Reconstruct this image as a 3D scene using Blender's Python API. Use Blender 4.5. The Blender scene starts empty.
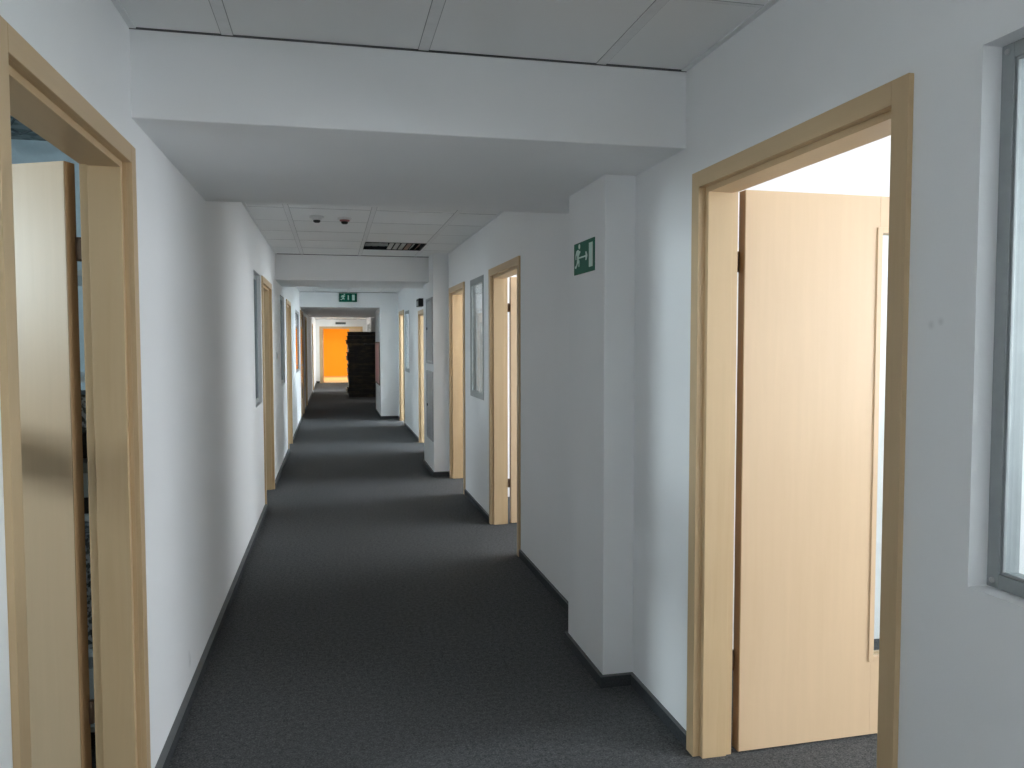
import bpy, math, random
from mathutils import Vector, Matrix
random.seed(7)
C = bpy.context.scene.collection
PI = math.pi
# ------------------------------------------------------------------ corridor dimensions (metres)
L, R = -0.601, 1.2535          # corridor faces of the two long walls
WT = 0.125                    # wall thickness
ZC, ZS = 2.452, 2.18           # tiled ceiling, beam soffits
YB, YE = -4.2, 30.5            # closed end behind, end wall ahead

# ------------------------------------------------------------------ materials
def nodes(name):
    m = bpy.data.materials.new(name); m.use_nodes = True
    nt = m.node_tree; b = nt.nodes['Principled BSDF']
    return m, nt, b
def ramp(nt, fac, stops):
    r = nt.nodes.new('ShaderNodeValToRGB')
    e = r.color_ramp.elements
    e[0].position, e[0].color = stops[0][0], (*stops[0][1], 1)
    e[1].position, e[1].color = stops[-1][0], (*stops[-1][1], 1)
    for p, c in stops[1:-1]:
        n = e.new(p); n.color = (*c, 1)
    nt.links.new(fac, r.inputs['Fac']); return r.outputs['Color']
def noise(nt, scale, detail=3, rough=.55, vec=None, dist=0):
    n = nt.nodes.new('ShaderNodeTexNoise'); n.inputs['Scale'].default_value = scale
    n.inputs['Detail'].default_value = detail; n.inputs['Roughness'].default_value = rough
    n.inputs['Distortion'].default_value = dist
    if vec is not None: nt.links.new(vec, n.inputs['Vector'])
    return n.outputs['Fac']
def objco(nt, scale=(1, 1, 1), loc=(0, 0, 0)):
    t = nt.nodes.new('ShaderNodeTexCoord'); mp = nt.nodes.new('ShaderNodeMapping')
    mp.inputs['Scale'].default_value = scale; mp.inputs['Location'].default_value = loc
    nt.links.new(t.outputs['Object'], mp.inputs['Vector']); return mp.outputs['Vector']
def bump(nt, b, h, strength, dist=.002):
    n = nt.nodes.new('ShaderNodeBump'); n.inputs['Strength'].default_value = strength
    n.inputs['Distance'].default_value = dist
    nt.links.new(h, n.inputs['Height']); nt.links.new(n.outputs['Normal'], b.inputs['Normal'])
def flat(name, col, rough=.5, metal=0, var=.04, scale=30, spec=.5):
    m, nt, b = nodes(name)
    v = objco(nt); f = noise(nt, scale, 3, vec=v)
    lo = tuple(c*(1-var) for c in col); hi = tuple(min(1, c*(1+var)) for c in col)
    nt.links.new(ramp(nt, f, [(.3, lo), (.7, hi)]), b.inputs['Base Color'])
    b.inputs['Roughness'].default_value = rough; b.inputs['Metallic'].default_value = metal
    b.inputs['Specular IOR Level'].default_value = spec
    return m
def plaster(name, col, scuffs=()):
    m, nt, b = nodes(name)
    v = objco(nt)
    f = noise(nt, 1.6, 4, vec=v)
    nt.links.new(ramp(nt, f, [(.25, tuple(c*.965 for c in col)), (.75, col)]), b.inputs['Base Color'])
    if scuffs:
        tc = nt.nodes.new('ShaderNodeTexCoord'); acc = None
        for px, py, pz, pr in scuffs:
            dn = nt.nodes.new('ShaderNodeVectorMath'); dn.operation = 'DISTANCE'; dn.inputs[1].default_value = (px, py, pz)
            nt.links.new(tc.outputs['Object'], dn.inputs[0])
            mr = nt.nodes.new('ShaderNodeMapRange'); mr.inputs['From Min'].default_value = 0; mr.inputs['From Max'].default_value = pr
            mr.inputs['To Min'].default_value = .6; mr.inputs['To Max'].default_value = 0
            nt.links.new(dn.outputs['Value'], mr.inputs['Value'])
            if acc is None: acc = mr.outputs['Result']
            else:
                ad = nt.nodes.new('ShaderNodeMath'); ad.operation = 'ADD'; ad.use_clamp = True
                nt.links.new(acc, ad.inputs[0]); nt.links.new(mr.outputs['Result'], ad.inputs[1]); acc = ad.outputs[0]
        nf = noise(nt, 40, 4, .7, v); mu = nt.nodes.new('ShaderNodeMath'); mu.operation = 'MULTIPLY'
        nt.links.new(acc, mu.inputs[0]); nt.links.new(nf, mu.inputs[1])
        mx = nt.nodes.new('ShaderNodeMix'); mx.data_type = 'RGBA'; mx.inputs['B'].default_value = (.30, .30, .30, 1)
        nt.links.new(mu.outputs[0], mx.inputs['Factor'])
        nt.links.new(b.inputs['Base Color'].links[0].from_socket, mx.inputs['A']); nt.links.new(mx.outputs['Result'], b.inputs['Base Color'])
    b.inputs['Roughness'].default_value = .75; b.inputs['Specular IOR Level'].default_value = .25
    bump(nt, b, noise(nt, 170, 3, vec=v), .12, .002)
    return m
def wood(name, col, dark, rough=.38, axis=2):
    m, nt, b = nodes(name)
    s = [14, 14, 14]; s[axis] = .8
    v = objco(nt, tuple(s)); v2 = objco(nt, tuple(x*.16 if i != axis else .7 for i, x in enumerate(s)), (3, 1, 2))
    f1 = noise(nt, 3.0, 5, .6, v, .4); f2 = noise(nt, 1.6, 3, .5, v2, .6)
    mx = nt.nodes.new('ShaderNodeMath'); mx.operation = 'MULTIPLY_ADD'
    mx.inputs[1].default_value = .45; nt.links.new(f1, mx.inputs[0])
    m2 = nt.nodes.new('ShaderNodeMath'); m2.operation = 'MULTIPLY'; m2.inputs[1].default_value = .55
    nt.links.new(f2, m2.inputs[0]); nt.links.new(m2.outputs[0], mx.inputs[2])
    nt.links.new(ramp(nt, mx.outputs[0], [(.32, dark), (.5, col), (.7, tuple(min(1, c*1.05) for c in col))]), b.inputs['Base Color'])
    b.inputs['Roughness'].default_value = rough; b.inputs['Specular IOR Level'].default_value = .4
    bump(nt, b, f1, .04, .001)
    return m
def carpet():
    m, nt, b = nodes('grey_carpet')
    v = objco(nt)
    f1 = noise(nt, 150, 2, .8, v); f2 = noise(nt, 1.1, 3, .5, v); f3 = noise(nt, 48, 4, .8, v)
    a = nt.nodes.new('ShaderNodeMix'); a.data_type = 'RGBA'; a.inputs['Factor'].default_value = .5
    nt.links.new(ramp(nt, f1, [(.36, (.03, .0315, .0335)), (.52, (.09, .093, .096)), (.68, (.23, .23, .235))]), a.inputs['A'])
    nt.links.new(ramp(nt, f3, [(.36, (.035, .037, .039)), (.64, (.145, .148, .151))]), a.inputs['B'])
    b2 = nt.nodes.new('ShaderNodeMix'); b2.data_type = 'RGBA'; b2.blend_type = 'MULTIPLY'; b2.inputs['Factor'].default_value = 1
    nt.links.new(a.outputs['Result'], b2.inputs['A'])
    nt.links.new(ramp(nt, f2, [(.3, (.9, .9, .9)), (.7, (1, 1, 1))]), b2.inputs['B'])
    nt.links.new(b2.outputs['Result'], b.inputs['Base Color'])
    b.inputs['Roughness'].default_value = .95; b.inputs['Specular IOR Level'].default_value = .12
    bump(nt, b, f1, .5, .004)
    return m
def glass(name='clear_glass', tint=(.93, .96, .96)):
    m = bpy.data.materials.new(name); m.use_nodes = True; nt = m.node_tree
    nt.nodes.remove(nt.nodes['Principled BSDF'])
    o = nt.nodes['Material Output']; t = nt.nodes.new('ShaderNodeBsdfTransparent'); g = nt.nodes.new('ShaderNodeBsdfGlossy')
    t.inputs['Color'].default_value = (*tint, 1); g.inputs['Roughness'].default_value = .02
    fr = nt.nodes.new('ShaderNodeFresnel'); fr.inputs['IOR'].default_value = 1.45
    ge = nt.nodes.new('ShaderNodeNewGeometry'); mr = nt.nodes.new('ShaderNodeMapRange')   # same air-to-glass fresnel on both faces
    mr.inputs['To Min'].default_value = 1.45; mr.inputs['To Max'].default_value = 1/1.45
    nt.links.new(ge.outputs['Backfacing'], mr.inputs['Value']); nt.links.new(mr.outputs['Result'], fr.inputs['IOR'])
    mx = nt.nodes.new('ShaderNodeMixShader')
    nt.links.new(fr.outputs[0], mx.inputs[0]); nt.links.new(t.outputs[0], mx.inputs[1]); nt.links.new(g.outputs[0], mx.inputs[2])
    nt.links.new(mx.outputs[0], o.inputs['Surface'])
    return m
def speckle(name, a, bcol, scale):
    m, nt, b = nodes(name)
    f = noise(nt, scale, 2, .5, objco(nt))
    nt.links.new(ramp(nt, f, [(.45, a), (.55, bcol)]), b.inputs['Base Color']); b.inputs['Roughness'].default_value = .6
    return m
def painted_glints(name):
    m, nt, b = nodes(name)
    g = nt.nodes.new('ShaderNodeNewGeometry'); mp = nt.nodes.new('ShaderNodeMapping'); mp.inputs['Scale'].default_value = (3, 3, 9)
    nt.links.new(g.outputs['Position'], mp.inputs['Vector'])
    f = noise(nt, 1.3, 4, .65, mp.outputs['Vector'])
    nt.links.new(ramp(nt, f, [(.46, (.006, .0048, .0035)), (.58, (.035, .024, .012)), (.72, (.10, .07, .035))]), b.inputs['Base Color'])  # brown-gold glints painted as noise patches over the near-black timber
    b.inputs['Roughness'].default_value = .45
    return m
def emit(name, col, s):
    m, nt, b = nodes(name)
    b.inputs['Base Color'].default_value = (*col, 1); b.inputs['Emission Color'].default_value = (*col, 1)
    b.inputs['Emission Strength'].default_value = s
    return m
SCUFFS = [(-.601, 3.527, .145, .035), (-.601, 3.51, .18, .02), (1.2535, 1.487, 1.517, .012), (1.2535, 1.460, 1.524, .011)]
M = dict(
    wall=plaster('white_plaster', (.85, .86, .865), SCUFFS), room=plaster('office_plaster', (.84, .84, .84)),
    tile=plaster('ceiling_tile', (.84, .85, .85)), tee=flat('ceiling_grid_metal', (.76, .77, .775), .5), groove=flat('grid_groove', (.33, .335, .34), .8),
    gap=flat('shadow_gap_filler', (.10, .10, .105), .9), void=flat('dark_ceiling_void', (.02, .021, .023), .95),
    carpet=carpet(), skirt=flat('carpet_skirting', (.052, .056, .060), .9, var=.3, scale=160, spec=.15),
    strip=flat('skirting_edge', (.13, .137, .14), .7),
    frame=wood('maple_frame', (.575, .415, .24), (.535, .375, .21)), frameh=wood('maple_lintel', (.575, .415, .24), (.535, .375, .21), axis=1),
    leaf=wood('maple_leaf', (.655, .475, .30), (.635, .455, .28), .36), edge=wood('leaf_edging', (.36, .225, .115), (.30, .18, .09)),
    alu=flat('grey_window_frame', (.34, .365, .37), .42, .35), steel=flat('grey_steel', (.34, .345, .36), .4, .5),
    hinge=flat('bronze_hinge', (.24, .165, .12), .4, .7), chrome=flat('brushed_handle', (.5, .5, .5), .3, 1),
    glass=glass(), black=flat('black_plastic', (.012, .012, .013), .5), white=flat('white_plastic', (.75, .75, .74), .45),
    red=flat('red_plastic', (.42, .17, .17), .5), green=flat('sign_green', (.004, .12, .07), .5, spec=.2),
    pict=flat('sign_white', (.60, .78, .70), .5), panel=flat('faded_red_panel', (.74, .40, .36), .6),
    pallet=painted_glints('blackened_timber'), orange=plaster('orange_paint', (.95, .52, .045)),
    concrete=speckle('rough_concrete', (.10, .13, .135), (.22, .27, .27), 9), card=flat('white_carton', (.72, .76, .78), .6),
    weave=speckle('speckled_box', (.10, .11, .12), (.62, .66, .70), 60), blue=flat('pale_blue_paint', (.56, .67, .72), .7),
    rust=flat('rusty_metal', (.26, .17, .13), .7), slat=flat('grey_louvre', (.45, .46, .43), .5), lamp=emit('lamp_diffuser', (1, .93, .80), 4),
    cable=flat('grey_cable', (.06, .08, .09), .6),
)
# ------------------------------------------------------------------ mesh builder
class MB:
    def __init__(s): s.v = []; s.f = []; s.m = []; s.mi = 0; s.smooth = []
    def box(s, x0, x1, y0, y1, z0, z1):
        if x0 > x1: x0, x1 = x1, x0
        if y0 > y1: y0, y1 = y1, y0
        if z0 > z1: z0, z1 = z1, z0
        n = len(s.v)
        s.v += [(x, y, z) for z in (z0, z1) for y in (y0, y1) for x in (x0, x1)]
        s._f(n, [(0, 2, 3, 1), (4, 5, 7, 6), (0, 1, 5, 4), (2, 6, 7, 3), (0, 4, 6, 2), (1, 3, 7, 5)])
        return s
    def _f(s, n, fs, sm=False):
        for f in fs: s.f.append(tuple(n+i for i in f)); s.m.append(s.mi); s.smooth.append(sm)
    def quad(s, *p):
        n = len(s.v); s.v += list(p); s._f(n, [tuple(range(len(p)))]); return s
    def prism(s, poly, fn, d0, d1):
        """poly: list of 2-D points; fn(u, w, d) -> xyz"""
        n = len(s.v); k = len(poly)
        s.v += [fn(u, w, d0) for u, w in poly] + [fn(u, w, d1) for u, w in poly]
        s._f(n, [tuple(range(k))[::-1], tuple(range(k, 2*k))] + [(i, (i+1) % k, k+(i+1) % k, k+i) for i in range(k)])
        return s
    def lathe(s, prof, c, axis=2, seg=24):
        n = len(s.v); k = len(prof)
        for i in range(seg):
            a = 2*PI*i/seg
            for r, h in prof:
                p = [r*math.cos(a), r*math.sin(a), h]
                if axis == 0: p = [h, p[0], p[1]]
                if axis == 1: p = [p[0], h, p[1]]
                s.v.append((c[0]+p[0], c[1]+p[1], c[2]+p[2]))
        s._f(n, [(i*k+j, ((i+1) % seg)*k+j, ((i+1) % seg)*k+j+1, i*k+j+1) for i in range(seg) for j in range(k-1)], True)
        s._f(n, [tuple(i*k for i in range(seg))[::-1], tuple(i*k+k-1 for i in range(seg))])
        return s
    def tube(s, pts, r, seg=8):
        n = len(s.v); pts = [Vector(p) for p in pts]
        for i, p in enumerate(pts):
            t = (pts[min(i+1, len(pts)-1)]-pts[max(i-1, 0)]).normalized()
            a = t.orthogonal().normalized(); b = t.cross(a)
            for j in range(seg):
                q = 2*PI*j/seg; s.v.append(tuple(p+a*r*math.cos(q)+b*r*math.sin(q)))
        s._f(n, [(i*seg+j, i*seg+(j+1) % seg, (i+1)*seg+(j+1) % seg, (i+1)*seg+j) for i in range(len(pts)-1) for j in range(seg)], True)
        s._f(n, [tuple(range(seg))[::-1], tuple((len(pts)-1)*seg+j for j in range(seg))])
        return s
    def build(s, name, mats, parent=None, bevel=0, at=(0, 0, 0)):
        """verts are given in the parent's frame when there is a parent (or shifted by -at)"""
        me = bpy.data.meshes.new(name)
        me.from_pydata([(x-at[0], y-at[1], z-at[2]) for x, y, z in s.v], [], s.f)
        for m in (mats if isinstance(mats, (list, tuple)) else [mats]): me.materials.append(m)
        me.polygons.foreach_set('material_index', s.m); me.polygons.foreach_set('use_smooth', s.smooth)
        import bmesh
        bm = bmesh.new(); bm.from_mesh(me); bmesh.ops.recalc_face_normals(bm, faces=bm.faces); bm.to_mesh(me); bm.free()
        me.update()
        o = bpy.data.objects.new(name, me); C.objects.link(o)
        if parent: o.parent = parent
        else: o.location = at
        if bevel:
            b = o.modifiers.new('bevel', 'BEVEL'); b.width = bevel; b.segments = 2; b.limit_method = 'ANGLE'; b.angle_limit = 1.0
        return o
def tag(o, label=None, cat=None, group=None, kind=None):
    if label: o['label'] = label
    if cat: o['category'] = cat
    if group: o['group'] = group
    if kind: o['kind'] = kind
    return o
def empty(name, loc, label, cat, group=None, kind=None):
    o = bpy.data.objects.new(name, None); C.objects.link(o); o.location = loc; o.empty_display_size = .1
    return tag(o, label, cat, group, kind)
def struct(name, mb, m, bevel=0, label=None, cat=None):
    return tag(mb.build(name, m, bevel=bevel), label, cat, kind='structure')

# ------------------------------------------------------------------ openings in the two long walls
# doors: number, side, y0, y1, top, opening angle, label
DT = 2.07
DOORS = [
    (1, +1, 1.557, 2.645, DT, 91, 'wide open maple door in the right wall nearest the camera, bright office behind'),
    (2, -1, 1.652, 2.712, DT+.012, 116, 'open maple door in the near left wall with storage rack behind its leaf'),
    (3, +1, 5.338, 6.418, DT, 91, 'open maple door in the right wall between the wall pillar with green sign and the interior window'),
    (4, +1, 7.688, 8.70, DT, 91, 'open maple door in the right wall beside the pillar with grey hatches'),
    (5, -1, 7.36, 8.45, DT, 96, 'open maple door in the left wall just past the near left window'),
    (6, +1, 10.85, 11.93, 1.95, 91, 'open door in right wall behind the pillar with grey hatches, under dark lamp box'),
    (7, +1, 14.43, 15.42, DT, 91, 'maple door in the right wall beside the pillar with the faded red panel'),
    (8, -1, 11.20, 12.25, DT, 94, 'maple door in the left wall under the stretch before the exit sign'),
    (9, -1, 16.0, 17.45, 2.12, 0, 'glazed maple door on left beyond the exit sign, orange light reflected in it'),
    (10, -1, 18.6, 19.7, DT, 95, 'maple door on the left wall opposite the dark crate stack'),
    (11, +1, 20.1, 21.4, DT, 91, 'door in the right wall just before the dark crate stack'),
    (12, -1, 25.2, 26.3, DT, 95, 'far left door nearest the orange room'),
    (13, +1, 25.2, 26.4, DT, 91, 'far right door hidden behind the crate stack'),
]
WINDOWS = [  # number, side, y0, y1, z0, z1, frame width, frame recess, label
    (1, +1, .12, 1.366, .985, 2.062, .030, .044, 'large bright interior window at the right picture edge in grey frame'),
    (2, +1, 6.70, 7.37, .99, 2.055, .05, -.004, 'small bright interior window between the two open right doors'),
    (3, -1, 6.67, 7.30, .965, 2.062, .035, .03, 'narrow interior window in the left wall beside a maple door'),
    (4, +1, 13.45, 14.28, .98, 2.03, .05, .0, 'far interior window in right wall beside the maple door near pillar with faded red panel'),
    (5, -1, 9.95, 10.75, .97, 2.06, .035, .02, 'interior window in the left wall past the second beam, before a maple door'),
    (6, -1, 14.0, 15.5, .97, 2.05, .04, .005, 'far left interior window mirroring orange light, before the exit sign header'),
    (7, +1, 27.0, 30.0, .55, 2.15, .05, .01, 'far interior window in right wall beside the orange doorway, above the dark crate stack'),
]
def wall_with_holes(face, s, y0, y1, zt, holes, name, mat):
    mb = MB(); x0, x1 = face, face+s*WT
    cuts = sorted(holes); y = y0
    for (a, b, za, zb) in cuts:
        mb.box(x0, x1, y, a, 0, zt)
        if za > 0: mb.box(x0, x1, a, b, 0, za)
        mb.box(x0, x1, a, b, zb, zt); y = b
    mb.box(x0, x1, y, y1, 0, zt)
    return struct(name, mb, mat)
def holes_for(s):
    h = [(y0+.045, y1-.045, 0, zt-.045) for n, sd, y0, y1, zt, an, l in DOORS if sd == s]
    h += [(y0, y1, z0, z1) for n, sd, y0, y1, z0, z1, fw, rc, l in WINDOWS if sd == s]
    if s > 0: h.append((-3.8, -1.0, 0, 2.3))      # wide unseen opening behind the viewer, added to light the near beam
    return h
H3 = 2.9
wall_with_holes(L, -1, YB, YE, H3, holes_for(-1), 'wall_left', M['wall'])
wall_with_holes(R, +1, YB, YE, H3, holes_for(+1), 'wall_right', M['wall'])
# floor: one carpet for corridor and offices
struct('floor', MB().box(-6.2, 6.6, YB-.2, 38, -.06, 0), M['carpet'])
# pillars and beams
b = MB(); b.box(1.1175, R+.01, 3.218, 3.739, 0, ZS+.02); struct('pillar', b, M['wall'], .004, 'white wall pillar carrying the green escape sign', 'pillar')
b = MB(); b.box(1.0825, R+.01, 8.807, 9.765, 0, ZC+.05); struct('pillar', b, M['wall'], .004, 'white wall pillar carrying two grey hatches', 'pillar')
b = MB(); b.box(.912, R+.01, 15.818, 17.7, 0, ZC+.03); struct('pillar', b, M['wall'], .004, 'white wall pillar carrying the faded red panel', 'pillar')
b = MB(); b.box(1.10, R+.01, 23.5, 24.0, 0, ZS+.02); struct('pillar', b, M['wall'], .004, 'far white pillar behind the dark crate stack', 'pillar')
struct('beam', MB().box(L-.01, R+.01, 2.731, 4.236, ZS, H3), M['wall'], .004, 'wide white ceiling beam nearest the camera', 'beam')
struct('beam', MB().box(L-.01, R+.01, 9.174, 10.32, ZS-.007, H3), M['wall'], .004, 'second white ceiling beam beyond the louvred ceiling light', 'beam')
struct('beam', MB().box(L-.01, R+.01, 15.82, 22.1, ZS-.01, H3), M['wall'], 0, 'long white header and low soffit behind the exit sign', 'beam')
# skirtings: carpet upstand with a thin grey edge
def baseboard(name, s, y0, y1, face=None):
    face = (R if s > 0 else L) if face is None else face
    cuts = sorted((a, b) for n, sd, a, b, zt, an, l in DOORS if sd == s)
    if s > 0: cuts += [(-3.8, -1.0)]; cuts += [(3.218, 3.739), (8.807, 9.765), (15.82, 17.7), (23.5, 24)]
    mb = MB(); st = MB(); y = y0; d = .012 if s > 0 else .022
    for a, c in sorted(cuts)+[(y1, y1)]:
        c2 = min(a, y1)
        if c2 > y+.01:
            mb.box(face-s*d, face, y, c2, 0, .048); st.box(face-s*(d+.001), face, y, c2, .048, .053)
        y = max(y, c)
    o = struct(name, mb, M['skirt']); st.build('edge_strip', M['strip'], o)
baseboard('baseboard_left', -1, YB, YE); baseboard('baseboard_right', +1, YB, YE)
for nm, x, y0, y1 in (('baseboard_pillar', 1.1175, 3.218, 3.739), ('baseboard_pillar', 1.0825, 8.807, 9.765), ('baseboard_pillar', .912, 15.82, 17.7)):
    mb = MB().box(x-.012, x, y0-.012, y1+.012, 0, .048); mb.box(x, R-.012, y0-.012, y0, 0, .048); mb.box(x, R-.012, y1, y1+.012, 0, .048)
    st = MB().box(x-.013, x, y0-.013, y1+.013, .048, .053); st.box(x, R, y0-.013, y0, .048, .053); st.box(x, R, y1, y1+.013, .048, .053)
    o = struct(nm, mb, M['skirt']); st.build('edge_strip', M['strip'], o)

# ------------------------------------------------------------------ tiled ceilings
TX = [L, -.313, .309, .931, R]
def ceiling(y0, y1, rows, skip=(), z=ZC, name='ceiling'):
    ys = [y0]+[r for r in rows if y0+.03 < r < y1-.03]+[y1]
    t = MB(); g = MB()
    for i in range(4):
        for j in range(len(ys)-1):
            if (i, j) in skip: continue
            t.box(TX[i]+.004, TX[i+1]-.004, ys[j]+.003, ys[j+1]-.003, z+.004+random.uniform(0, .0012), z+.02)
    for x in TX[1:4]: g.box(x-.017, x+.017, y0, y1, z+.0015, z+.012)
    for y in ys[1:-1]: 
        for i in range(4): g.box(TX[i]+.017, TX[i+1]-.017, y-.007, y+.007, z+.003, z+.012)
    o = struct(name, t, M['tile']); g.build('grid', M['tee'], o)
    e = MB()
    for x, s in ((L, 1), (R, -1)):
        e.box(x, x+s*.02, y0, y1, z, z+.006)
    e.build('edge_trim', M['tee'], o)
    k = MB()
    k.box(L, R, y1-.004, y1, z-.0015, z+.006); k.box(L, R, y0, y0+.004, z-.0015, z+.006)
    k.build('shadow_gap', M['gap'], o); k = MB()
    for x in TX[1:4]:
        for s in (-1, 1): k.box(x+s*.017, x+s*.0195, y0, y1, z+.0035, z+.006)
    for y in ys[1:-1]:
        for s in (-1, 1): k.box(L, R, y+s*.0075-.0015, y+s*.0075+.0015, z+.0037, z+.006)
    k.build('groove', M['groove'], o)
    return o
ceiling(YB, 2.731, [2.17-.622*k for k in range(11)])
r2 = [6.067+.622*k for k in range(-3, 5)]
ys2 = [4.236]+[r for r in r2 if 4.266 < r < 9.144]+[9.174]
jlum = max(j for j in range(len(ys2)-1) if ys2[j] < 7.95)
ceiling(4.236, 9.174, r2, skip={(2, jlum)})
r3 = [14.17-.622*k for k in range(8)]+[14.17+.622*k for k in range(1, 3)]
ys3 = [10.32]+sorted(r for r in r3 if 10.35 < r < 15.79)+[15.82]
jm = max(j for j in range(len(ys3)-1) if ys3[j] < 13.6)
ceiling(10.32, 15.82, sorted(r3), skip={(2, jm)})
ceiling(22.1, YE, [22.6+.622*k for k in range(13)], z=2.36)
struct('ceiling_void', MB().box(-6.2, 6.6, YB-.2, 38, H3, H3+.05), M['void'])

# ------------------------------------------------------------------ doors
def make_door(n, s, y0, y1, zt, ang, label):
    W = R if s > 0 else L
    root = empty('door_%d' % n, (W, (y0+y1)/2, 0), label, 'door', kind='structure')
    ym = (y0+y1)/2; h = (y1-y0)/2; cw = .055; inn = .068
    P = lambda mb, a0, a1, ya, yb, z0, z1: mb.box(s*a0, s*a1, ya, yb, z0, z1)
    fr = MB()
    for q in (-1, 1):
        P(fr, -.014, .0, q*h, q*(h-cw), 0, zt)                    # corridor casing
        P(fr, .0, .013, q*(h-.045), q*(h-cw), 0, zt-.045)
        P(fr, WT, WT+.008, q*(h+.0), q*(h-cw), 0, zt)             # room casing
        P(fr, .013, WT+.004, q*(h-.045), q*(h-inn), 0, zt-.045)    # lining
        P(fr, .0132, .105, q*(h-inn+.001), q*(h-inn-.007), 0, zt-inn) if n != 9 else None  # stop
    hd = fr; hd.mi = 1
    P(hd, -.014, .0, -h+cw, h-cw, zt-cw, zt); P(hd, WT, WT+.008, -h+cw, h-cw, zt-cw, zt)
    P(hd, .0, .013, -h+.045, h-.045, zt-cw, zt-.045)
    P(hd, .013, WT+.004, -h+inn, h-inn, zt-inn, zt-.045)
    if n != 9: P(hd, .0132, .105, -h+inn+.006, h-inn-.006, zt-inn-.005, zt-inn+.001)
    fr.build('frame', [M['frame'], M['frameh']], root, .0012)
    # leaf, in its own frame about the hinge pin; closed it runs along -y
    w = 2*(h-inn)+(.03 if ang else -.006); top = zt-inn+.008; t0, t1 = -.042, 0
    pin = (s*(WT+.022), h-inn+.038, 0) if ang else (s*.046, h-inn-.003, 0)
    piv = bpy.data.objects.new('door_leaf', None)
    lf = MB(); z0 = .008
    B = lambda mb, a0, a1, d0, d1, za, zb: mb.box(s*a0, s*a1, -d0, -d1, za, zb)
    glazed = n == 9
    sl0, sl1, sz0, sz1 = (.55, .745, .30, 1.885) if not glazed else (.12, w-.22, .35, 1.92)
    g0 = .006
    B(lf, t0, t1, g0+.003, sl0, z0, top); B(lf, t0, t1, sl1, w, z0, top)
    B(lf, t0, t1, sl0, sl1, z0, sz0); B(lf, t0, t1, sl0, sl1, sz1, top)
    lf.mi = 1
    B(lf, t0, t1, g0, g0+.003, z0, top)
    leaf = lf.build('door_leaf', [M['leaf'], M['edge']], root, .001)
    leaf.location = pin; leaf.rotation_euler.z = s*math.radians(ang)
    bd = MB()
    for a, c in ((t0-(.006 if not glazed else .002), t0+.006), (t1-.006, t1+.006)):
        B(bd, a, c, sl0-.012, sl0+.008, sz0-.012, sz1+.012); B(bd, a, c, sl1-.008, sl1+.012, sz0-.012, sz1+.012)
        B(bd, a, c, sl0+.008, sl1-.008, sz0-.012, sz0+.008); B(bd, a, c, sl0+.008, sl1-.008, sz1-.008, sz1+.012)
    bd.build('glazing_bead', M['leaf'], leaf, .001)
    gp = MB(); B(gp, *((t0+.001, t0+.005) if glazed else (-.024, -.018)), sl0+.004, sl1-.004, sz0+.004, sz1-.004); gp.build('glass_pane', M['glass'], leaf)
    hm = MB(); hz = 1.05
    for a, q in ((t0, -1), (t1, 1)):
        hm.lathe([(.024, 0), (.026, q*.004), (.022, q*.009)], (s*a, -(w-.055), hz), 0, 20) if s > 0 else hm.lathe([(.024, 0), (.026, -q*.004), (.022, -q*.009)], (s*a, -(w-.055), hz), 0, 20)
        hm.tube([(s*a, -(w-.055), hz), (s*(a+q*.05), -(w-.055), hz), (s*(a+q*.055), -(w-.07), hz), (s*(a+q*.055), -(w-.18), hz)], .009, 10)
    hm.build('handle', M['chrome'], leaf)
    for hz in (.33, 1.765):
        k = MB().lathe([(.0085, -.036), (.0085, -.002), (.0075, 0), (.0085, .002), (.0085, .036)], (pin[0], pin[1], hz), 2, 14)
        if ang: P(k, WT+.002, pin[0]*s, h-inn+.03, h-inn+.05, hz-.03, hz+.03)
        k.build('hinge', M['hinge'], root)
    return root
for d in DOORS: make_door(*d)
# ------------------------------------------------------------------ interior windows
def make_window(n, s, y0, y1, z0, z1, fw, rc, label):
    W = R if s > 0 else L
    root = empty('window_%d' % n, (W, (y0+y1)/2, z0), label, 'window', kind='structure')
    h = (y1-y0)/2; H = z1-z0; f = MB()
    def ring(a0, a1, i, o, lip=0):
        f.box(s*a0, s*a1, -h+o, -h+i, o, H-o); f.box(s*a0, s*a1, h-i, h-o, o, H-o)
        f.box(s*a0, s*a1, -h+i, h-i, o, i); f.box(s*a0, s*a1, -h+i, h-i, H-i, H-o)
    ring(rc, rc+.05, fw, .0); ring(rc+.004, rc+.012, fw+.006, fw)
    f.build('frame', M['alu'], root, .0015)
    MB().box(s*(rc+.013), s*(rc+.019), -h+fw+.004, h-fw-.004, fw+.004, H-fw-.004).build('glass_pane', M['glass'], root)
    if n == 1:
        sc = MB()
        for yy in (-1, 1):
            for zz in (.015, H-.015):
                sc.lathe([(.006, 0), (.006, -.0025), (.004, -.003)], (s*rc, yy*(h-.015), zz), 0, 12)
        sc.build('screw', M['chrome'], root)
for w in WINDOWS: make_window(*w)

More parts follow.
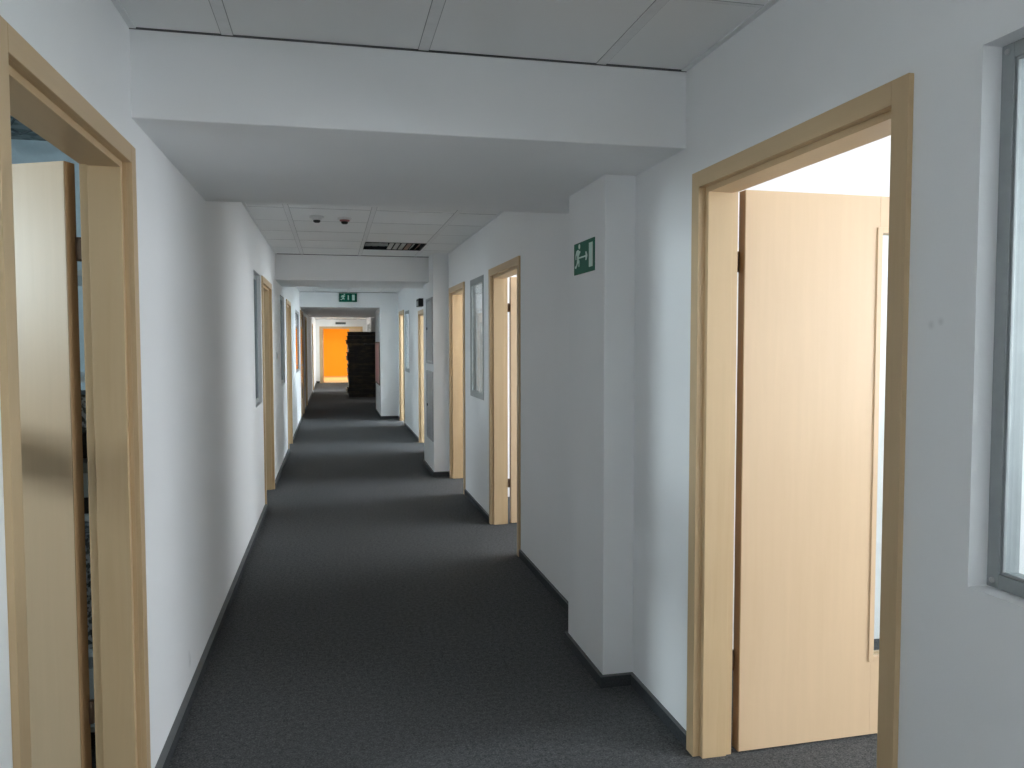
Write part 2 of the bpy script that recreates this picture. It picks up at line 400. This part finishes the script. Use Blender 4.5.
# ------------------------------------------------------------------ offices either side: outer walls with daylight windows, partitions
XR, XL2 = 5.0, -5.4
def room(s, y0, y1, power, col=(1, .985, .96), zc=2.62, ceil=True, mat=None, win=(.85, 2.35), wy=None):
    mat = mat or M['room']
    X = XR if s > 0 else XL2; inner = (R+WT) if s > 0 else (L-WT)
    m = .35 if y1-y0 > 2 else .15
    wa, wb = wy or (y0+m, y1-m)
    o = MB(); o.box(X, X+s*.25, y0, y1, 0, win[0]); o.box(X, X+s*.25, y0, y1, win[1], H3)
    o.box(X, X+s*.25, y0, wa, win[0], win[1]); o.box(X, X+s*.25, wb, y1, win[0], win[1])
    struct('wall_office', o, mat)
    p = MB().box(inner, X, y1-.05, y1+.05, 0, H3); struct('wall_office', p, mat)
    if ceil: struct('ceiling_office', MB().box(inner, X, y0-.05 if 0 else y0+.05, y1-.05, zc, zc+.03), M['room'])
    if power:
        ld = bpy.data.lights.new('window_daylight', 'AREA'); ld.shape = 'RECTANGLE'
        ld.size = wb-wa; ld.size_y = win[1]-win[0]; ld.energy = power*ld.size*ld.size_y; ld.color = col
        lo = bpy.data.objects.new('window_daylight', ld); C.objects.link(lo)
        lo.location = (X+s*.2, (wa+wb)/2, (win[0]+win[1])/2)
        d = Vector((-s, 0, -.25 if 0 else 0)); lo.rotation_euler = d.to_track_quat('-Z', 'Y').to_euler()
PW = 56
WARM = (1, .975, .94); COOL = (.82, .93, 1)
DAY = (.90, .955, 1)
room(+1, YB, -1.0, PW*1.25, DAY, wy=(-3.9, -1.2))  # unseen lobby daylight, added to brighten the near beam and walls
room(+1, -1.0, 3.5, PW*.9, DAY, wy=(-.9, 1.5))
for y0, y1, pw, col in ((3.5, 7.53, PW*.68, DAY), (7.53, 9.3, PW*1.5, DAY), (9.3, 12.7, PW*1.35, COOL),
                        (12.7, 16.4, PW*1.75, COOL), (16.4, 19.6, PW*.8, COOL), (19.6, 23.0, PW*.35, WARM), (23.0, YE, PW*.95, WARM)):
    room(+1, y0, y1, pw, col)
room(-1, YB, -.6, 0)
room(-1, -.6, 5.9, PW*5.2, (.80, .94, 1), ceil=False, mat=M['blue'], wy=(1.42, 2.03), win=(1.7, 2.55))
for y0, y1, pw in ((5.9, 9.2, PW*.4), (9.2, 12.7, PW*.5), (12.7, 15.6, PW*.4), (15.6, 18.1, PW*.12), (18.1, 22.5, PW*.18), (22.5, YE, PW*1.2)):
    room(-1, y0, y1, pw, COOL)
# end wall behind the viewer; its unseen window and lamp are added as fill
wb = MB(); wb.box(XL2-.2, -.35, YB-.15, YB, 0, H3); wb.box(1.0, XR+.2, YB-.15, YB, 0, H3); wb.box(-.35, 1.0, YB-.15, YB, 0, .9); wb.box(-.35, 1.0, YB-.15, YB, 2.3, H3)
struct('wall_back', wb, M['wall'])
ld = bpy.data.lights.new('window_daylight', 'AREA'); ld.shape = 'RECTANGLE'; ld.size = 1.35; ld.size_y = 1.4; ld.energy = 2*1.9; ld.color = (1, .99, .97)
lo = bpy.data.objects.new('window_daylight', ld); C.objects.link(lo); lo.location = (.325, YB-.1, 1.6); lo.rotation_euler = Vector((0, 1, 0)).to_track_quat('-Z', 'Z').to_euler()
# ------------------------------------------------------------------ far end: end wall, double doorway, orange room
ew = MB(); ew.box(L-WT, -.44, YE, YE+.15, 0, H3); ew.box(1.09, R+WT, YE, YE+.15, 0, H3); ew.box(-.44, 1.09, YE, YE+.15, 2.06, H3)
struct('wall_end', ew, M['wall'])
ob = MB().box(L-.02, -.47, YE-.015, YE, 0, .07); struct('baseboard_end', ob, M['skirt'])
root = empty('door_15', (.325, YE, 0), 'double doorway at the corridor end, left side open onto orange room', 'door', kind='structure')
fr = MB()
for q in (-1, 1): fr.box(q*.70, q*.785, -.015, .16, 0, 2.09)
fr.box(-.70, .70, -.015, .16, 2.01, 2.09); fr.build('frame', M['frame'], root, .002)
MB().box(.30, .70, .03, .072, .01, 2.01).build('door_leaf', M['leaf'], root, .002)
lf = MB().box(-.70, -.655, .16, 1.2, .01, 2.01); lf.build('door_leaf', M['leaf'], root, .002)
struct('wall_orange', MB().box(-3, 4, 36.5, 36.65, 0, H3).box(-3.1, -3, YE+.15, 36.65, 0, H3).box(4, 4.1, YE+.15, 36.65, 0, H3), M['orange'])
struct('floor_orange', MB().box(-3, 4, YE+.15, 36.5, 0, .012), flat('pale_orange_floor', (.75, .56, .33), .45))
struct('ceiling_orange', MB().box(-3, 4, YE+.15, 36.5, 2.6, 2.63), M['room'])
lp = empty('ceiling_light', (.2, 33.6, 2.6), 'ceiling lamp inside the orange room at corridor end', 'ceiling light')
MB().lathe([(.22, 0), (.22, -.03), (.20, -.035)], (0, 0, 0)).build('housing', M['white'], lp)
MB().lathe([(.195, -.035), (.18, -.07), (.10, -.09), (.01, -.095)], (0, 0, 0)).build('diffuser', M['lamp'], lp)
ld = bpy.data.lights.new('orange_room_lamp', 'AREA'); ld.shape = 'DISK'; ld.size = .5; ld.energy = 95; ld.color = (1, .86, .62)
lo = bpy.data.objects.new('orange_room_lamp', ld); C.objects.link(lo); lo.location = (.2, 33.6, 2.48)

# ------------------------------------------------------------------ ceiling fittings
def detector(x, y, label, low):
    o = empty('smoke_detector', (x, y, ZC+.002), label, 'smoke detector')
    MB().lathe([(.055, .002), (.055, -.012), (.05, -.016)], (0, 0, 0)).build('base', M['white'], o)
    MB().lathe([(.040, -.016), (.037, -.026), (.028, -.029)], (0, 0, 0)).build('band', M['white'] if low == 'black' else M['red'], o)
    MB().lathe([(.027, -.029), (.026, -.040), (.018, -.047), (.002, -.048)], (0, 0, 0)).build('sensor_head', M['black'], o)
detector(-.105, 6.42, 'white smoke detector with dark head, left of the pair on ceiling tiles', 'black')
detector(.105, 6.45, 'smoke detector with red band, right of the pair on ceiling tiles', 'red')
# open recessed luminaire in bay two
y0, y1 = ys2[jlum], ys2[jlum+1]
cx, cy = .62, (y0+y1)/2
o = empty('ceiling_light', (cx, cy, ZC), 'unlit recessed louvred ceiling light, half dark, near the second beam', 'ceiling light')
hx, hy = .298, (y1-y0)/2-.012
t = MB(); t.box(-hx, hx, -hy, hy, .10, .11)
t.box(-hx, -hx+.006, -hy, hy, .0, .10); t.box(hx-.006, hx, -hy, hy, .0, .10); t.box(-hx, hx, -hy, -hy+.006, .0, .10); t.box(-hx, hx, hy-.006, hy, .0, .10)
t.build('housing', M['void'], o)
for i in range(3): MB().box(-.28+i*.075, -.225+i*.075, -hy+.02, hy-.02, .03, .055).build('lamella', M['black'], o)
MB().box(-hx, -.06, -.014, .014, .006, .04).build('crossbar', M['slat'], o)
for i in range(6):
    x = -.055+i*.058; sl = .0 if i < 4 else .035
    MB().prism([(x, .006), (x+.044, .006+sl), (x+.044, .010+sl), (x, .010)], lambda u, w, d: (u, d, w), -hy+.01, hy-.01).build('lamella', M['rust'] if i in (3, 5) else M['slat'], o)
# missing tile in bay three (near-black panel stands in for the shade of the void)
y0, y1 = ys3[jm], ys3[jm+1]
t = MB(); t.box(.32, .92, y0+.01, y1-.01, ZC+.05, ZC+.06)
tag(t.build('dark_slot_panel', M['void']), 'dark panel standing for the shade in the ceiling slot ahead of the exit sign', 'vent')
# vent over the end doorway
o = empty('air_vent', (.31, YE-.001, 2.21), 'small dark vent above the orange doorway', 'vent')
MB().box(-.19, .19, -.012, 0, -.04, .04).build('frame', M['alu'], o)
for i in range(4): MB().box(-.175, .175, -.018, -.012, -.032+i*.018, -.022+i*.018).build('slat', M['black'], o)

# ------------------------------------------------------------------ signs
MAN = [(-.006, .040), (.012, .040), (.022, .022), (.036, .026), (.034, .034), (.020, .033), (.012, .016), (.010, .002), (.024, -.010), (.022, -.034),
       (.012, -.034), (.013, -.014), (-.002, -.022), (-.026, -.040), (-.042, -.036), (-.040, -.028), (-.026, -.028), (-.012, -.014), (-.008, .006),
       (-.014, .022), (-.024, .014), (-.022, .000), (-.031, .000), (-.033, .020), (-.020, .036)]
def man(mb, fn, cx, cz, sc, d0, d1):
    mb.prism([(cx+x*sc, cz+z*sc) for x, z in MAN], fn, d0, d1)
    mb.prism([(cx+(.022+.011*math.cos(a*PI/6))*sc, cz+(.053+.011*math.sin(a*PI/6))*sc) for a in range(12)], fn, d0, d1)
def arrow(mb, fn, x0, x1, cz, t, hd, d0, d1):
    mb.prism([(x0, cz-t), (x1-hd, cz-t), (x1-hd*1.15, cz-hd*.8), (x1-hd*.6, cz-hd*.8), (x1, cz), (x1-hd*.6, cz+hd*.8), (x1-hd*1.15, cz+hd*.8), (x1-hd, cz+t), (x0, cz+t)], fn, d0, d1)
# escape sign on the first pillar: face looks towards -x, viewer's right = -y
o = empty('escape_sign', (1.1175, 3.493, 1.867), 'green escape route sign with running figure, on the near white pillar', 'sign')
MB().box(-.004, 0, -.149, .149, -.072, .072).build('plate', M['green'], o, .0006)
fn = lambda u, w, d: (-d, -u, w)
p = MB(); man(p, fn, -.088, -.002, 1.05, .004, .0052); p.build('running_figure', M['pict'], o)
p = MB(); arrow(p, fn, -.078, .055, .002, .0035, .024, .004, .0052); p.build('arrow', M['pict'], o)
p = MB().prism([(.078, -.052), (.128, -.052), (.128, .054), (.078, .054)], fn, .004, .0052); p.build('door_symbol', M['pict'], o)
# exit sign on the header
o = empty('exit_sign', (.305, 15.82, 2.35), 'green exit sign on the header above the far passage', 'sign')
MB().box(-.168, .168, -.05, 0, -.082, .082).build('housing', M['green'], o, .004)
fn = lambda u, w, d: (u, -d, w)
p = MB(); man(p, fn, -.095, -.002, 1.15, .05, .052); p.build('running_figure', M['pict'], o)
p = MB(); arrow(p, lambda u, w, d: (w, -d, -u), -.045, .045, .005, .011, .02, .05, .052); p.build('arrow', M['pict'], o)
p = MB().prism([(.075, -.052), (.125, -.052), (.125, .056), (.075, .056)], fn, .05, .052); p.build('door_symbol', M['pict'], o)

# ------------------------------------------------------------------ things on the right-hand pillars and walls
def hatch(z0, z1, label, lockz):
    o = empty('utility_hatch', (1.0825, 9.11, z0), label, 'hatch')
    h = z1-z0; f = MB()
    f.box(-.012, 0, -.29, -.265, 0, h); f.box(-.012, 0, .265, .29, 0, h); f.box(-.012, 0, -.265, .265, 0, .025); f.box(-.012, 0, -.265, .265, h-.025, h)
    f.build('frame', M['steel'], o, .001)
    MB().box(-.008, 0, -.262, .262, .028, h-.028).build('door', M['steel'], o, .001)
    MB().lathe([(.016, 0), (.016, -.006), (.010, -.010)], (-.008, .20, lockz), 0, 16).build('lock', M['black'], o)
hatch(1.245, 1.985, 'grey steel hatch, upper of two on the second right pillar', .40)
hatch(.385, 1.16, 'grey steel hatch, lower of two on the second right pillar', .38)
o = empty('emergency_lamp', (R, 11.38, 2.045), 'small dark lamp box on right wall beyond the pillar with grey hatches', 'lamp')
MB().box(-.075, 0, -.16, .16, -.055, .055).build('housing', M['black'], o, .006)
MB().box(-.080, -.075, -.12, .12, -.045, .02).build('diffuser', M['steel'], o, .001)
o = empty('faded_panel', (.912, 16.78, .63), 'faded red panel on the white pillar beside the dark crate stack', 'panel')
MB().box(-.012, 0, -.76, .76, .03, .85).build('board', M['panel'], o, .002)
f = MB(); f.box(-.018, 0, -.78, -.755, .01, .87); f.box(-.018, 0, .755, .78, .01, .87); f.box(-.018, 0, -.755, .755, .01, .035); f.box(-.018, 0, -.755, .755, .845, .87)
f.build('frame', M['rust'], o, .001)
# light switch on the left wall
o = empty('light_switch', (L, 9.2, 1.34), 'small white switch on the left wall past the near maple door', 'switch')
MB().box(0, .008, -.04, .04, -.04, .04).build('plate', M['white'], o, .003); MB().box(.008, .013, -.026, .026, -.026, .026).build('rocker', M['white'], o, .002)

# ------------------------------------------------------------------ tall dark stack
ORD = ['topmost', 'second from top', 'third from top', 'fourth from top', 'fifth from top', 'sixth from top', 'seventh from top', 'eighth from top', 'eighth from bottom',
       'seventh from bottom', 'sixth from bottom', 'fifth from bottom', 'fourth from bottom', 'third from bottom', 'second from bottom', 'lowest']
NP, PH = 16, 1.79/16
pm = MB()
pm.box(-.40, .40, -.5, .56, 0, .014)                                   # floor board
for y in (-.5, .545): pm.box(-.40, .40, y, y+.015, .014, PH-.026)
for x in (-.40, .385): pm.box(x, x+.015, -.485, .545, .014, PH-.026)
for y in (-.515, .55): pm.box(-.415, .415, y, y+.026, PH-.026, PH-.004)    # projecting rim
for x in (-.415, .39): pm.box(x, x+.025, -.489, .55, PH-.026, PH-.004)
for x in (-.37, -.03, .31): pm.box(x, x+.06, -.509, -.5, .004, PH-.026)     # front battens
proto = None
for i in range(NP):
    if proto is None: o = proto = pm.build('crate', M['pallet'])
    else: o = proto.copy(); C.objects.link(o)
    o.location = (.80+random.uniform(-.03, .03), 22.85+random.uniform(-.02, .02), 1.79-PH*(i+1)); o.rotation_euler.z = random.uniform(-.02, .02)
    tag(o, 'blackened shallow crate, %s of the tall dark stack' % ORD[i], 'crate', 'crates in the tall dark stack')

# ------------------------------------------------------------------ left room seen through the near open door
struct('ceiling_slab', MB().box(XL2, L-WT, -.55, 5.85, 2.80, 2.88), M['concrete'])
for k in range(7):
    x = -1.45-.12*k+random.uniform(-.04, .04); y = 5.1+random.uniform(-.5, .5); z = 2.80
    p = [(x, y, z), (x-.05, y+.02, z-.06-.02*(k % 3)), (x-.16, y+.05, z-.09-.025*(k % 4)), (x-.28, y+.02, z-.05), (x-.40, y-.03, z-.005)]
    q = [Vector(p[0])]
    for a, c in zip(p, p[1:]):
        for j in range(1, 5): q.append(Vector(a).lerp(Vector(c), j/4))
    place = ['nearest the door frame', 'second from the door frame', 'third from the door frame', 'in the middle of the seven', 'third from the far side', 'second from the far side', 'farthest from the frame'][k]
    tag(MB().tube(q, .007, 6).build('cable', M['cable']), 'grey cable sagging from the bare concrete slab, '+place, 'cable', 'cables under the bare slab')
tr = empty('shadow_trestle', (-1.36, 2.1, 0), 'unseen wooden stand added to cast a shadow band on the left door leaf', 'shadow_trestle')
MB().box(-.025, .025, -.62, .66, 1.155, 1.285).build('beam_bar', M['frame'], tr, .003)  # crossbar of the added stand, shades a band across the open leaf
for y in (-.45, .12):
    for q in (-1, 1):
        MB().prism([(q*.005, 1.155), (q*.045, 1.155), (q*.30, 0), (q*.26, 0)], lambda u, w, d: (u, d, w), y-.02, y+.02).build('leg', M['frame'], tr, .002)
rk = empty('storage_rack', (-1.0, 3.42, 0), 'white storage rack behind the near left door leaf', 'rack')
for x in (-.2, .2):
    for y in (-.28, .28): MB().box(x-.012, x+.012, y-.012, y+.012, 0, 1.75).build('post', M['card'], rk)
for z in (.06, .34, .84, 1.34, 1.72): MB().box(-.21, .21, -.29, .29, z, z+.02).build('shelf', M['card'], rk)
def rackbox(name, x, y, z, dx, dy, dz, mat, label, cat, lid=None):
    o = empty(name, (x, y, z), label, cat)
    MB().box(-dx, dx, -dy, dy, 0, dz).build('body', mat, o, .003)
    if lid: MB().box(-dx-.006, dx+.006, -dy-.006, dy+.006, dz-.03, dz+.008).build('lid', lid, o, .002)
rackbox('carton', -1.0, 3.34, .08, .17, .19, .20, M['card'], 'white carton on the lowest rack shelf behind the left door', 'carton', M['card'])
rackbox('storage_box', -1.0, 3.36, .36, .17, .20, .40, M['weave'], 'speckled box on the second rack shelf behind the left door', 'box', M['weave'])
rackbox('black_case', -1.0, 3.34, .86, .17, .18, .05, M['black'], 'flat black case under the grey box on the rack', 'case')
rackbox('grey_box', -1.0, 3.34, .918, .16, .17, .12, M['card'], 'pale box resting on flat black case on the rack', 'box', M['alu'])
rackbox('file_box', -1.0, 3.36, 1.06, .16, .17, .08, M['black'], 'black file box stacked on the pale box of the rack', 'box', M['black'])
rackbox('sample_box', -1.0, 3.36, 1.152, .15, .16, .14, M['weave'], 'speckled sample box topping the pile on the rack', 'box')

# ------------------------------------------------------------------ world, camera, view
w = bpy.data.worlds.new('world'); bpy.context.scene.world = w; w.use_nodes = True
bg = w.node_tree.nodes['Background']; sk = w.node_tree.nodes.new('ShaderNodeTexSky')
sk.sky_type = 'HOSEK_WILKIE'; sk.sun_direction = (-.3, -.5, .8); sk.turbidity = 6
w.node_tree.links.new(sk.outputs[0], bg.inputs[0]); bg.inputs[1].default_value = .6
f, yaw, pitch, roll = 802.51, -.2199, -.0513, .0012
cd = bpy.data.cameras.new('camera'); cd.sensor_width = 36; cd.lens = f*36/1024; cd.clip_start = .05; cd.clip_end = 200
cam = bpy.data.objects.new('camera', cd); C.objects.link(cam)
cam.matrix_world = Matrix.Translation((0, 0, 1.48)) @ Matrix.Rotation(yaw, 4, 'Z') @ Matrix.Rotation(PI/2+pitch, 4, 'X') @ Matrix.Rotation(-roll, 4, 'Z')
sc = bpy.context.scene; sc.camera = cam
sc.view_settings.view_transform = 'Standard'; sc.view_settings.look = 'None'; sc.view_settings.gamma = 1; sc.view_settings.use_curve_mapping = False
sc.view_settings.exposure = .14
sc.cycles.max_bounces = 16; sc.cycles.diffuse_bounces = 9; sc.cycles.transparent_max_bounces = 16; sc.cycles.caustics_reflective = False
